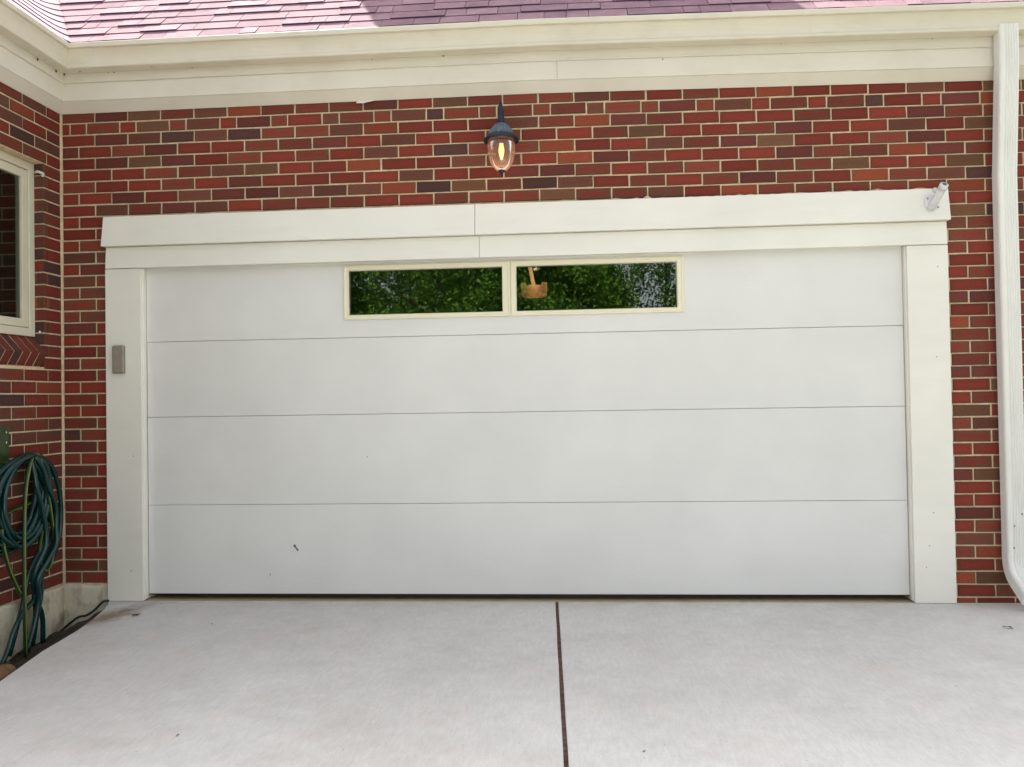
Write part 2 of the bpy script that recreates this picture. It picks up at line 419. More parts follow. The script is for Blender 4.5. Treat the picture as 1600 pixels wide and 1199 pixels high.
def cut(ivs, a, b):
    out = []
    for u0, u1 in ivs:
        if b <= u0 or a >= u1: out.append((u0, u1)); continue
        if a > u0: out.append((u0, a))
        if b < u1: out.append((b, u1))
    return out
MOD = .2277
for r in range(-1, 42):
    zt = ZT-CH*r-MJ/2; zb = ZT-CH*(r+1)+MJ/2
    js = []
    if r == 1:
        u = -2.938; k = 0; js = [u]
        while u < XE: u += (.1135 if k % 2 == 0 else .2305); k += 1; js.append(u)
    else:
        ph = -2.765 if r % 2 == 0 else -2.765-MOD/2
        js = [ph+MOD*k for k in range(0, 28)]
    js = [XW+.008-MJ/2+.004]+[u for u in js if u > XW+.04 and u < XE]+[XE+MJ/2]
    for a, b in zip(js, js[1:]):
        iv = [(a+MJ/2, b-MJ/2)]
        if r in (14, 20, 26, 32, 38) and a > 2.5:      # header courses by the downspout
            pass
        if zb < 2.50: iv = cut(iv, -2.56, 2.56)
        for u0, u1 in iv:
            if u0 < 0 and r > 39: continue
            hdr = u1-u0 < .125
            put(wall, u0, u1, zb, zt, True, pick(.25 if hdr else .0))
for r in range(-1, 40):
    zt = ZT-CH*r-MJ/2; zb = ZT-CH*(r+1)+MJ/2
    ph = -.14 if r % 2 == 0 else -.255
    js = [LY0+.0]+sorted([ph-MOD*k for k in range(0, 18) if ph-MOD*k > LY0+.05])+[-.008+MJ/2]
    for a, b in zip(js, js[1:]):
        iv = [(a+MJ/2, b-MJ/2)]; zc = (zb+zt)/2
        if WZ0-.197 < zc < WZ1: iv = cut(iv, WY0, WY1)
        elif 0: pass
        for u0, u1 in iv:
            put(swall, u0, u1, zb, zt, False, pick(.12))
eb = []
for r in range(0, 44):
    zt = ZT-CH*r-MJ/2; zb = ZT-CH*(r+1)+MJ/2; u = XW-(0 if r % 2 == 0 else MOD/2)
    if r % 2: eb.append(((XW-MOD/4+MJ/4, LY0-.020, (zb+zt)/2), 0, MOD/2-MJ/2, zt-zb, pick()))
    while u > -8.9: eb.append(((u-MOD/2, LY0-.020, (zb+zt)/2), 0, MOD-MJ, zt-zb, pick())); u -= MOD
bricks.sort(key=lambda b: -b[6])
rest = {id(wall): [], id(swall): [], id(ewall): eb}
for i, (wo_, c, rz, w_, h_, mi, ar) in enumerate(bricks):
    if i < 300:
        o = bpy.data.objects.new('brick', brick_mesh(w_, h_, mi)); C.objects.link(o); o.parent = wo_; o.location = c
        o.rotation_euler = (random.uniform(-.006, .006), random.uniform(-.003, .003), rz+random.uniform(-.006, .006))
    else: rest[id(wo_)].append((c, rz, w_, h_, mi))
for wo_ in (wall, swall, ewall):
    V, Fc, MI, UV = [], [], [], []
    for c, rz, w_, h_, mi in rest[id(wo_)]:
        v, f = brick_geo(w_, h_); R = Matrix.Rotation(rz, 3, 'Z'); b0 = len(V)
        V += [tuple(R @ Vector(p)+Vector(c)) for p in v]; UV += [(p[0]/w_+.5, p[2]/h_+.5) for p in v]
        Fc += [tuple(b0+i for i in q) for q in f]; MI += [mi]*len(f)
    me = bpy.data.meshes.new('bricks'); me.from_pydata(V, [], Fc)
    for m_ in BM: me.materials.append(m_)
    me.polygons.foreach_set('material_index', MI)
    ul = me.uv_layers.new(name='UVMap')
    for lp in me.loops: ul.data[lp.index].uv = UV[lp.vertex_index]
    o = link('bricks', me, None, wo_); o['kind'] = 'stuff'

# window reveal bricks (the return of the wall beside the side window)
for r in range(5, 21):
    zt = ZT-CH*r-MJ/2; zb = ZT-CH*(r+1)+MJ/2
    if zt < WZ0-.1 or zb > WZ1-.02: continue
    o = bpy.data.objects.new('brick', brick_mesh(.088, zt-zb, pick(.3))); C.objects.link(o); o.parent = swall
    o.location = (XW-.0465, WY1, (zt+zb)/2)
# sloping rowlock sill under the side window
sill = prism('window_sill', [[(XW-.16, y, WZ0-.20), (XW-.040, y, WZ0-.197), (XW-.034, y, WZ0-.190), (XW+.0125, y, WZ0-.109), (XW-.084, y, WZ0-.001), (XW-.16, y, WZ0-.001)] for y in (WY0, WY1)], MORTAR, house)
for k in range(14):
    y1 = WY1-.003-k*.0765; y0 = y1-.0665
    V = [(XW-.082, y0, WZ0+.004), (XW+.019, y0, WZ0-.108), (XW-.030, y0, WZ0-.192), (XW-.13, y0, WZ0-.09)]
    V = [(a+random.uniform(-.002, .002), b, c+random.uniform(-.002, .002)) for a, b, c in V]
    V2 = [(a, y1, c) for a, b, c in V]
    o = prism('brick', [V, V2], BM[random.choice((2, 2, 3, 4, 4, 5))], sill, False, .003)
    me = o.data; ul = me.uv_layers.new(name='UVMap')
    for lp in me.loops: ul.data[lp.index].uv = (.5, .5)

# foundation
def rough_block(name, a, b, mat, parent, n=18):
    bm = bmesh.new(); add_box(bm, a, b)
    bmesh.ops.subdivide_edges(bm, edges=bm.edges[:], cuts=n, use_grid_fill=True)
    for v in bm.verts:
        v.co += Vector((random.uniform(-.003, .003), random.uniform(-.003, .003), random.uniform(-.002, .002)))
        if v.co.z > b[2]-.02: v.co.z += .008*math.sin(v.co.x*23+v.co.y*19)
    return finish(bm, name, mat, parent, True)
rough_block('foundation', (XW-.1, -.012, -.4), (-2.60, .2, .104), FOUND, house)
rough_block('foundation', (XW-.2, LY0, -.4), (XW+.012, -.004, .104), FOUND, house, 24)
rough_block('foundation', (2.6, -.004, -.4), (XE, .2, -.055), OLDCONC, house)

# casing round the garage door
def clap(name, x0, x1, z0, z1, yt, yb, mat=WHITE):
    return prism(name, [[(x, .004, z0), (x, yb, z0), (x, yt, z1), (x, .004, z1)] for x in (x0, x1)], mat, house, False, .0025)
clap('header_board', -2.69, -.2195, 2.330, 2.529, -.036, -.066); clap('header_board', -.2170, 2.69, 2.330, 2.529, -.036, -.066)
clap('header_board', -2.676, -.196, 2.187, 2.3275, -.030, -.040); clap('header_board', -.1938, 2.678, 2.187, 2.3275, -.030, -.040)
def casing(x0, x1):
    box('casing_board', (x0, -.028, .002), (x1, .004, 2.1845), WHITE, house, .003)
casing(-2.684, -2.44); casing(2.44, 2.684)
for s in (-1, 1):
    box('door_jamb', (min(s*2.442, s*2.56), .0065, .004), (max(s*2.442, s*2.56), .2, 2.36), WHITE, house)
    box('weather_strip', (min(s*2.4405, s*2.4335), -.006, .01), (max(s*2.4405, s*2.4335), .028, 2.184), WHITE, house, .001)
box('door_jamb', (-2.56, .0065, 2.19), (2.56, .2, 2.348), WHITE, house)
def dot(parent, x, y, z, r=.004, mat=SCREW, name='nail'):
    bm = bmesh.new(); bmesh.ops.create_uvsphere(bm, u_segments=8, v_segments=6, radius=r)
    for v in bm.verts: v.co.y *= .35; v.co += Vector((x, y, z))
    return finish(bm, name, mat, parent, True)
for x, z in ((-2.52, .20), (-2.50, .95), (2.56, .55), (2.60, 1.5), (2.51, .22), (2.62, 2.05), (2.53, .35)): dot(house, x, -.0285, z, .0035)

V = []; Fc = []; n_ = 160
for i in range(n_+1):
    x = -2.685+5.37*i/n_; h = 2.533+max(0, random.gauss(.002, .005))
    V += [(x, -.030, 2.5285), (x, -.012, h), (x, .002, h+.002), (x, .002, 2.5285)]
for i in range(n_):
    for k in range(4): Fc.append((4*i+k, 4*i+(k+1) % 4, 4*i+4+(k+1) % 4, 4*i+4+k))
mk('caulk_bead', V, Fc+[(0, 1, 2, 3), (4*n_+3, 4*n_+2, 4*n_+1, 4*n_)], MORTAR, house)
# garage door
DY = .03
gdoor = box('garage_door', (-2.437, DY+.012, .036), (2.437, DY+.05, 2.22), DOOR, house); tag(gdoor, 'wide white four section garage door with two low windows')
seams = [.036, .6195, 1.2003, 1.700, 2.215]
GX = [(-1.062, -.058), (.034, 1.052)]; GZ0, GZ1 = 1.848, 2.136
for i, (a, b) in enumerate(zip(seams, seams[1:])):
    if i < 3: box('door_panel', (-2.4325, DY, a+.0013), (2.4325, DY+.013, b-.0013), DOOR, gdoor, .0025)
# top section with two window openings
bm = bmesh.new(); xs = [-2.4325, GX[0][0]-.01, GX[0][1]+.01, GX[1][0]-.01, GX[1][1]+.01, 2.4325]
for i in range(5):
    if i in (1, 3):
        add_box(bm, (xs[i], DY, seams[3]+.002), (xs[i+1], DY+.013, GZ0-.01)); add_box(bm, (xs[i], DY, GZ1+.01), (xs[i+1], DY+.013, seams[4]))
    else: add_box(bm, (xs[i], DY, seams[3]+.002), (xs[i+1], DY+.013, seams[4]))
bmesh.ops.remove_doubles(bm, verts=bm.verts[:], dist=1e-5)
finish(bm, 'door_panel', DOOR, gdoor)
# cut the window openings through the backing slab
bpy.data.objects.remove(gdoor, do_unlink=True) if False else None
bm = bmesh.new(); xs2 = [-2.437, xs[1], xs[2], xs[3], xs[4], 2.437]
for i in range(5):
    if i in (1, 3):
        add_box(bm, (xs2[i], DY+.012, .036), (xs2[i+1], DY+.05, GZ0-.01)); add_box(bm, (xs2[i], DY+.012, GZ1+.01), (xs2[i+1], DY+.05, 2.22))
    else: add_box(bm, (xs2[i], DY+.012, .036), (xs2[i+1], DY+.05, 2.22))
gdoor.data.clear_geometry(); bm.to_mesh(gdoor.data); bm.free(); gdoor.data.materials.clear(); gdoor.data.materials.append(DOOR)
FX = [(-1.096, -.0045), (-.0025, 1.095)]
for (fa, fb), (ga, gb) in zip(FX, GX):
    bm = bmesh.new(); z0, z1 = 1.815, 2.171
    def ring(xa, xb, za, zb, y): return [bm.verts.new(v) for v in ((xa, y, za), (xb, y, za), (xb, y, zb), (xa, y, zb))]
    R = [ring(fa, fb, z0, z1, DY+.002), ring(fa, fb, z0, z1, DY-.008), ring(fa+.004, fb-.004, z0+.004, z1-.004, DY-.012),
         ring(fa+.013, fb-.013, z0+.013, z1-.013, DY-.012), ring(fa+.017, fb-.017, z0+.017, z1-.017, DY-.008),
         ring(ga-.004, gb+.004, GZ0-.004, GZ1+.004, DY-.008), ring(ga, gb, GZ0, GZ1, DY+.002), ring(ga, gb, GZ0, GZ1, DY+.05)]
    for a, b in zip(R, R[1:]):
        for i in range(4): bm.faces.new((a[i], a[(i+1) % 4], b[(i+1) % 4], b[i]))
    finish(bm, 'window_frame', WINFR, gdoor)
    box('window_pane', (ga-.006, DY+.010, GZ0-.006), (gb+.006, DY+.014, GZ1+.006), PANE, gdoor)
prism('bottom_seal', [[(x, DY+.004, .0365), (x, DY+.006, zb), (x, DY+.035, zb), (x, DY+.037, .0365)] for x, zb in ((-2.43, .031), (-1.3, .025), (0, .022), (1.2, .026), (2.43, .033))], BLACK, gdoor)
# scuffs where the enamel has been knocked off
def scuff(x, z, pts):
    V = [(x+a, DY-.0006, z+b) for a, b in pts]; W = [(x+a, DY+.001, z+b) for a, b in pts]
    prism('scuff', [V, W], SCREW, gdoor)
scuff(-1.433, .337, [(-.016, .018), (-.006, .022), (0, .004), (.013, -.010), (.016, -.02), (.006, -.022), (-.006, -.002), (-.02, .008)])
scuff(-.954, .924, [(-.003, .003), (.003, .003), (.003, -.003), (-.003, -.003)])
scuff(-1.611, .162, [(-.002, -.01), (.003, -.008), (.005, .010), (.002, .011)])
# threshold strip and garage interior
thr = box('threshold', (-2.56, -.002, -.3), (2.56, .30, -.001), OLDCONC, house)
bm = bmesh.new()
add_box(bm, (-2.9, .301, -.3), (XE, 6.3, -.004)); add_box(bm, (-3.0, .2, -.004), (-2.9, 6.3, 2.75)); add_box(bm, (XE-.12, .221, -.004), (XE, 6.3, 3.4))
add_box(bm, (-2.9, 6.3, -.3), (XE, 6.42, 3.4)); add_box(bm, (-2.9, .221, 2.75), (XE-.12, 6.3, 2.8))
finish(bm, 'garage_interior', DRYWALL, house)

# eave: frieze, fascia, crown, gutter; inner corner mitred, a slight fall towards the downspout
def eave(name, prof, mat, closed=True):
    n = len(prof)
    A = [[(XW+d, -d, z) for d, z in prof]]
    for x in (-1.5, .2, 1.6, 2.95, XE+.25): A.append([(x, -d, z+fall(x)) for d, z in prof])
    o1 = prism(name, A, mat, house)
    B = [[(XW+d, -d-.0006, z) for d, z in prof]]+[[(XW+d, y, z) for d, z in prof] for y in (-1.5, LY0-.2)]
    o2 = prism(name, B, mat, house)
    return o1, o2
eave('frieze_board', [(-.01, 3.236), (.006, 3.234), (.058, 3.292), (.058, 3.2965), (-.01, 3.2965)], CREAM2)
eave('fascia_board', [(-.01, 3.297), (.064, 3.297), (.064, 3.412), (-.01, 3.412)], CREAM2)
eave('crown_moulding', [(-.01, 3.4125), (.072, 3.4125), (.076, 3.416), (.076, 3.421), (.072, 3.426), (.072, 3.476), (-.01, 3.476)], CREAM2)
GP = [(-.01, 3.4765), (.140, 3.4765), (.148, 3.478), (.152, 3.483), (.152, 3.494), (.148, 3.499), (.141, 3.503), (.140, 3.53), (.143, 3.552), (.150, 3.572), (.158, 3.588), (.162, 3.597),
      (.180, 3.598), (.183, 3.602), (.183, 3.627), (.180, 3.631), (.166, 3.631), (.164, 3.622), (.14, 3.60), (-.01, 3.60)]
g1, g2 = eave('gutter', GP, CREAM)
tag(g1, 'long cream metal gutter along the garage eave')
def gutter_seam(x):
    pr = [(d+.0022, z) for d, z in GP[2:16]]; pr = pr+[(d-.003, z) for d, z in GP[2:16]][::-1]
    o = prism('gutter_seam', [[(xx, -d, z+fall(xx)) for d, z in pr] for xx in (x, x+.006)], CREAM2, g1)
for x in (-2.67, 1.86): gutter_seam(x)
box('frieze_joint', (.319, -.0648, 3.2985), (.3205, -.05, 3.411), SOIL, house)
for x, d, z, r_ in ((-2.80, .10, 3.4762, .010), (-2.62, .078, 3.470, .006), (-2.58, .079, 3.468, .008), (-2.30, .12, 3.476, .006), (-2.05, .079, 3.472, .006), (-.86, .080, 3.470, .005), (-.40, .079, 3.472, .008), (.98, .066, 3.402, .007), (1.7, .079, 3.470, .004), (2.6, .079, 3.470, .005), (-2.92, .079, 3.47, .010), (-2.93, .060, 3.33, .008)):
    dot(house, x, -d, z+fall(x), r_*.6, SOIL, 'mud_speck')
for y, d, z, r_ in ((-.16, .079, 3.46, .012), (-.34, .079, 3.46, .012), (-.30, .10, 3.476, .006)):
    o = dot(house, 0, 0, 0, r_*.7, SOIL, 'mud_speck'); o.rotation_euler = (0, 0, math.pi/2); o.location = (XW+d, y, z)
# peeling paint flake hanging below the frieze
mk('paint_flake', [(-.98, -.014, 3.236), (-.87, -.014, 3.238), (-.872, -.018, 3.228), (-.94, -.020, 3.215), (-.982, -.018, 3.218), (-.98, -.011, 3.236), (-.87, -.011, 3.238), (-.872, -.015, 3.228), (-.94, -.017, 3.215), (-.982, -.015, 3.218)],
   [(0, 1, 2, 3, 4), (9, 8, 7, 6, 5), (0, 5, 6, 1), (1, 6, 7, 2), (2, 7, 8, 3), (3, 8, 9, 4), (4, 9, 5, 0)], CREAM2, house)

# downspout with ribbed front, an offset at the top and an elbow at the foot
def spout_ring(cx, yb, z, up, out, wd=.114, dp=.084):
    """closed ring; out = direction away from wall, in the plane normal to the run"""
    pts = []; hw = wd/2
    prof = [(-hw, .006), (-hw, dp-.016), (-hw+.005, dp-.005), (-hw+.014, dp)]
    nr = 5; a0, a1 = -hw+.026, hw-.014
    for i in range(nr):
        u = a0+(a1-a0)*i/(nr-.0)
        s = (a1-a0)/nr
        prof += [(u, dp), (u+s*.25, dp-.006), (u+s*.55, dp-.006), (u+s*.8, dp)]
    prof += [(hw-.005, dp-.005), (hw, dp-.016), (hw, .006), (hw-.006, 0), (-hw+.006, 0)]
    return [(cx+u, yb+out[0]*v, z+out[1]*v) for u, v in prof]
DX = 3.010
def run(name, st, parent, mat=DSP):
    rings = []
    for i, (y, z) in enumerate(st):
        a = st[max(i-1, 0)]; b = st[min(i+1, len(st)-1)]
        t = Vector((b[0]-a[0], b[1]-a[1])).normalized()    # running down
        out = (t[1], -t[0]); 
        if out[0] > 0: out = (-out[0], -out[1])
        rings.append(spout_ring(DX, y, z, None, out))
    return prism(name, rings, mat, parent)
ds = run('downspout', [(-.020, 2.60), (-.020, 1.5), (-.020, .305)], house); tag(ds, 'ribbed white metal downspout at the right end of the garage')
run('elbow', [(-.078, 3.47), (-.074, 3.24), (-.028, 2.68), (-.021, 2.606)], ds)
st = [(-.019, .302)]+[(-.019-.2*(1-math.cos(a)), .285-.2*math.sin(a)) for a in np.linspace(.05, 1.0, 12)]+[(-.225, .045)]
run('elbow', st, ds)
for z in (2.603, .3035, 1.9): 
    rg = [spout_ring(DX, -.019, z+dz, None, (-1, 0), .118, .087) for dz in (-.006, .006)] if z == 1.9 else [spout_ring(DX, -.0195, z+dz, None, (-1, 0), .1165, .0855) for dz in (-.003, .003)]
    if z != 1.9: prism('joint_band', rg, DSP, ds)
for x, z in ((2.985, .35), (3.03, .22), (2.99, .48), (3.035, .55)): dot(ds, x, -.1045, z, .005, SCREW, 'rivet')

# side window
win = None
bm = bmesh.new()
def frame_ring(bm, y0, y1, z0, z1, t, xa, xb):
    def rg(o, x): return [bm.verts.new(v) for v in ((x, y0+o, z0+o), (x, y1-o, z0+o), (x, y1-o, z1-o), (x, y0+o, z1-o))]
    R = [rg(0, xa), rg(0, xb), rg(t, xb), rg(t, xa)]
    for a, b in zip(R, R[1:]+R[:1]):
        for i in range(4): bm.faces.new((a[i], a[(i+1) % 4], b[(i+1) % 4], b[i]))
xf = XW-.063
frame_ring(bm, WY0, WY1-.001, WZ0, WZ1-.002, .052, xf-.05, xf)
win = finish(bm, 'window', BEIGEWIN, house, False, .004); tag(win, 'beige framed window set into the shaded side wall')
bm = bmesh.new(); frame_ring(bm, WY0+.054, WY1-.055, WZ0+.056, WZ1-.058, .052, xf-.045, xf-.008); finish(bm, 'sash', BEIGEWIN, win, False, .004)
box('window_pane', (xf-.030, WY0+.10, WZ0+.10), (xf-.026, WY1-.10, WZ1-.10), PANE2, win)
bm = bmesh.new(); add_box(bm, (xf-1.6, WY0-.3, WZ0-.3), (xf-1.5, WY1+.2, WZ1+.3)); add_box(bm, (xf-1.5, WY1+.14, WZ0-.3), (xf-.14, WY1+.2, WZ1+.3))
add_box(bm, (xf-1.5, WY0-.3, WZ0-.3), (xf-.14, WY0-.24, WZ1+.3)); add_box(bm, (xf-1.5, WY0-.24, WZ0-.3), (xf-.14, WY1+.14, WZ0-.24)); add_box(bm, (xf-1.5, WY0-.24, WZ1+.24), (xf-.14, WY1+.14, WZ1+.3))
finish(bm, 'room_interior', DRYWALL, house)
# broken stub of a storm-window clip at the upper corner, and a pale nail by the sill
tube('window_clip', [(XW-.06, WY1+.0, 2.80), (XW-.02, WY1-.03, 2.795), (XW+.004, WY1-.012, 2.785), (XW-.005, WY1-.008, 2.77)], .009, BEIGEWIN, win, 6, 3)
dot(house, XW-.03, WY1-.006, 1.765, .008, GREYW)

# roof -------------------------------------------------------------
EY, EZ = -.150, 3.640         # eave line of the garage roof, slope 45 degrees
def rp(x, v, h=0.):           # point on the garage roof: v metres up the slope, h above the deck
    s = math.sqrt(.5); return (x, EY+v*s-h*s, EZ+v*s+h*s)
fallr = lambda x: fall(x)*.9
roof = mk('roof', [rp(-6.5, .0, -.004), rp(XE+.25, 0, -.004), rp(XE+.25, 4.6, -.004), rp(-6.5, 4.6, -.004), rp(-6.5, .0, -.03), rp(XE+.25, 0, -.03), rp(XE+.25, 4.6, -.03), rp(-6.5, 4.6, -.03)],
          [(0, 1, 2, 3), (7, 6, 5, 4), (0, 4, 5, 1), (1, 5, 6, 2), (2, 6, 7, 3), (3, 7, 4, 0)], SHING, house)
for v in roof.data.vertices:
    if v.co.x > 1: v.co.z += fallr(v.co.x)
tag(roof, 'purple brown asphalt shingle roof slope above the garage')
EXPO = .128
cutx = lambda y: -2.825-.79*(y-EY)
s2 = math.sqrt(.5)
for r in range(0, 10):
    v0 = r*EXPO-.012; v1 = v0+EXPO+.03
    if r > 6: continue
    x = cutx(EY+v0*s2); first = True; u = x
    ends = []
    while u < XE+.2:
        wdt = random.choice((.10, .14, .17, .22, .26, .33))*random.uniform(.9, 1.1); ends.append((u, min(u+wdt, XE+.25))); u += wdt
    for i, (a, b) in enumerate(ends):
        th = random.choice((.008, .009, .010, .013, .015)); g = .002
        al, ar_ = a+g, b-g
        at, bt = al, ar_
        if i == 0: at = cutx(EY+v1*s2)+g
        dv = random.uniform(-.003, .003)
        P = [rp(al, v0+dv, th), rp(ar_, v0+dv, th), rp(bt, v1, .0035), rp(at, v1, .0035), rp(al, v0+dv, -.002), rp(ar_, v0+dv, -.002), rp(bt, v1, -.002), rp(at, v1, -.002)]
        P = [(p[0], p[1], p[2]+fallr(p[0])) for p in P]
        mk('shingle', P, [(0, 1, 2, 3), (7, 6, 5, 4), (0, 4, 5, 1), (1, 5, 6, 2), (2, 6, 7, 3), (3, 7, 4, 0)], SHING, roof).data.materials.append(BUTT)
for o in roof.children:
    o.data.polygons[2].material_index = 1
# roof of the wing on the left: its courses sweep round into the valley and are cut along a line
wx = XW+.152
wroof = mk('roof', [(wx, LY0-.2, EZ-.006), (wx, 3.5, EZ-.006), (wx-3.6, 3.5, EZ+3.594), (wx-3.6, LY0-.2, EZ+3.594), (wx-.03, LY0-.2, EZ-.03), (wx-.03, 3.5, EZ-.03), (wx-3.63, 3.5, EZ+3.57), (wx-3.63, LY0-.2, EZ+3.57)],
           [(0, 1, 2, 3), (7, 6, 5, 4), (0, 4, 5, 1), (1, 5, 6, 2), (2, 6, 7, 3), (3, 7, 4, 0)], SHING, house)
tag(wroof, 'sunlit shingle slope of the left wing meeting the valley')
def sweep(z):
    h = z-EZ; xL = wx-h; yF = EY+h; xc = cutx(yF)
    L = .24; pts = []
    for y in np.linspace(-1.6, yF-L, 7)[:-1]: pts.append(Vector((xL, y, z)))
    for t in np.linspace(0, 1, 15):
        p = (1-t)**2*Vector((xL, yF-L, z))+2*t*(1-t)*Vector((xL, yF, z))+t*t*Vector((xc+.014, yF+.004, z)); pts.append(p)
    return pts
for r in range(0, 8):
    z0 = EZ+r*EXPO*s2-.008; z1 = z0+EXPO*s2+.018
    A, B = sweep(z0), sweep(z1); n = len(A); i = 0
    up = Vector((.45, -.25, .8)).normalized()
    cuts = sorted({0, n-1, random.choice((2, 3)), random.choice((5, 6)), random.choice((9, 11))})
    for i, k in zip(cuts, cuts[1:]):
        th = random.uniform(.009, .011); V, Fc = [], []
        m = k-i+1
        for q in range(i, k+1):
            V += [A[q]+up*th, B[q]+up*.003, A[q]-up*.004, B[q]-up*.004]
        for q in range(m-1):
            a = 4*q; b = a+4
            Fc += [(a, b, b+1, a+1), (a+2, a+3, b+3, b+2), (a, a+2, b+2, b), (a+1, b+1, b+3, a+3)]
        Fc += [(0, 1, 3, 2), (4*m-4, 4*m-2, 4*m-1, 4*m-3)]
        o = mk('shingle', V, Fc, SHING, wroof); o.data.materials.append(BUTT)
        for q in range(m-1): o.data.polygons[4*q+2].material_index = 1
# broad chimney higher up the slope; its shadow falls on the courses above the door
ch = box('chimney', (-1.72, 1.55, 4.6), (.86, 2.3, 6.45), BM[0], roof)

# ------------------------------------------------------------------ things on the walls
# lantern
LX, LYc, LZ = -.032, -.165, 2.658
lan = empty('wall_lantern', (LX, -.012, 2.90), 'blue grey lantern with a lit bulb and clear glass on the brick above the door', 'lantern')
def lp(name, prof, mat, parent=None, **k):
    o = lathe(name, prof, (LX, LYc, LZ), mat, None, **k)
    return under(lan, o) if parent is None else o
under(lan, lathe('back_plate', [(.001, 0), (.05, .0), (.05, .008), (.03, .018), (.001, .02)], (0, 0, 0), LANTD))
bp = lan.children[-1]; bp.matrix_parent_inverse = Matrix.Identity(4); bp.rotation_euler = (math.pi/2, 0, 0); bp.location = (0, .012, -.04)
bp.scale = (1, 1.5, 1)
under(lan, tube('arm', [(LX, -.01, 2.90), (LX, -.06, 2.95), (LX, -.12, 2.96), (LX, LYc, 2.94)], .009, LANTD, None, 8, 5))
lp('finial', [(.018, .326), (.024, .338), (.022, .355), (.019, .39), (.015, .43), (.010, .465), (.004, .492), (.0005, .497)], LANTD)
lp('cap', [(.080, .258), (.077, .270), (.070, .286), (.060, .303), (.045, .322), (.026, .336), (.001, .340)], LANT, seg=96, ribs=18, ribd=.06)
lp('brim', [(.078, .238), (.102, .226), (.109, .224), (.109, .234), (.097, .250), (.081, .260), (.02, .264)], LANTD)
lp('glass_globe', [(.080, .236), (.085, .215), (.086, .18), (.082, .14), (.072, .10), (.056, .068), (.034, .048), (.020, .042)], LGLASS)
lp('bottom_finial', [(.001, .0), (.007, .006), (.008, .012), (.005, .018), (.010, .028), (.021, .036), (.021, .044), (.001, .048)], LANTD)
lp('socket', [(.001, .262), (.017, .262), (.017, .212), (.001, .212)], LANTD)
bulb = lp('bulb', [(.001, .110), (.006, .118), (.013, .136), (.018, .158), (.018, .178), (.013, .2), (.0125, .213)], emit('warm_bulb', (1, .48, .12), .65))
ld = bpy.data.lights.new('bulb_light', 'POINT'); ld.energy = .12; ld.color = (1, .62, .28); ld.shadow_soft_size = .02
lo = bpy.data.objects.new('bulb_light', ld); C.objects.link(lo); lo.location = (LX, LYc, LZ+.10); under(lan, lo)

# keypad on the left casing
kp = empty('door_keypad', (-2.585, -.028, 1.585), 'taupe plastic keypad box on the white casing left of the garage door', 'keypad')
under(kp, box('cover', (-2.625, -.058, 1.493), (-2.545, -.036, 1.677), TAUPE, None, .010, 3))
under(kp, box('back_housing', (-2.622, -.036, 1.496), (-2.548, -.0275, 1.674), TAUPE2, None, .002))

# flag pole bracket on the right end of the header
fb = empty('flagpole_bracket', (2.59, -.05, 2.44), 'small white metal flagpole bracket on the right end of the door header', 'bracket')
bm = bmesh.new(); bmesh.ops.create_circle(bm, cap_ends=True, radius=.048, segments=20)
r_ = bmesh.ops.extrude_face_region(bm, geom=bm.faces[:]); bmesh.ops.translate(bm, vec=(0, 0, .007), verts=[v for v in r_['geom'] if isinstance(v, bmesh.types.BMVert)])
for v in bm.verts: v.co = Vector((2.585+v.co.x*.95, -.0535-v.co.z, 2.435+v.co.y*1.05))
under(fb, finish(bm, 'plate', GREYW, None, False, .0015))
a0, a1 = Vector((2.575, -.062, 2.400)), Vector((2.600, -.185, 2.512))
under(fb, tube('socket_tube', [a0, a0.lerp(a1, .5), a1], .022, GREYW, None, 16, 2))
d_ = (a1-a0).normalized()
under(fb, tube('tube_rim', [a1-d_*.03, a1+d_*.004], .0245, GREYW, None, 16, 1))
under(fb, tube('tube_bore', [a1-d_*.02, a1+d_*.0055], .013, SCREW, None, 16, 1))
bm = bmesh.new(); bmesh.ops.create_uvsphere(bm, u_segments=12, v_segments=8, radius=.016)
for v in bm.verts: v.co += Vector((2.588, -.09, 2.505))
under(fb, finish(bm, 'thumb_screw', GREYW, None, True))
for x, z in ((2.558, 2.462), (2.560, 2.405), (2.617, 2.408)): under(fb, dot(None, x, -.061, z, .0055, SCREW, 'screw'))
under(fb, dot(None, 2.583, -.09, 2.437, .007, SCREW, 'screw'))

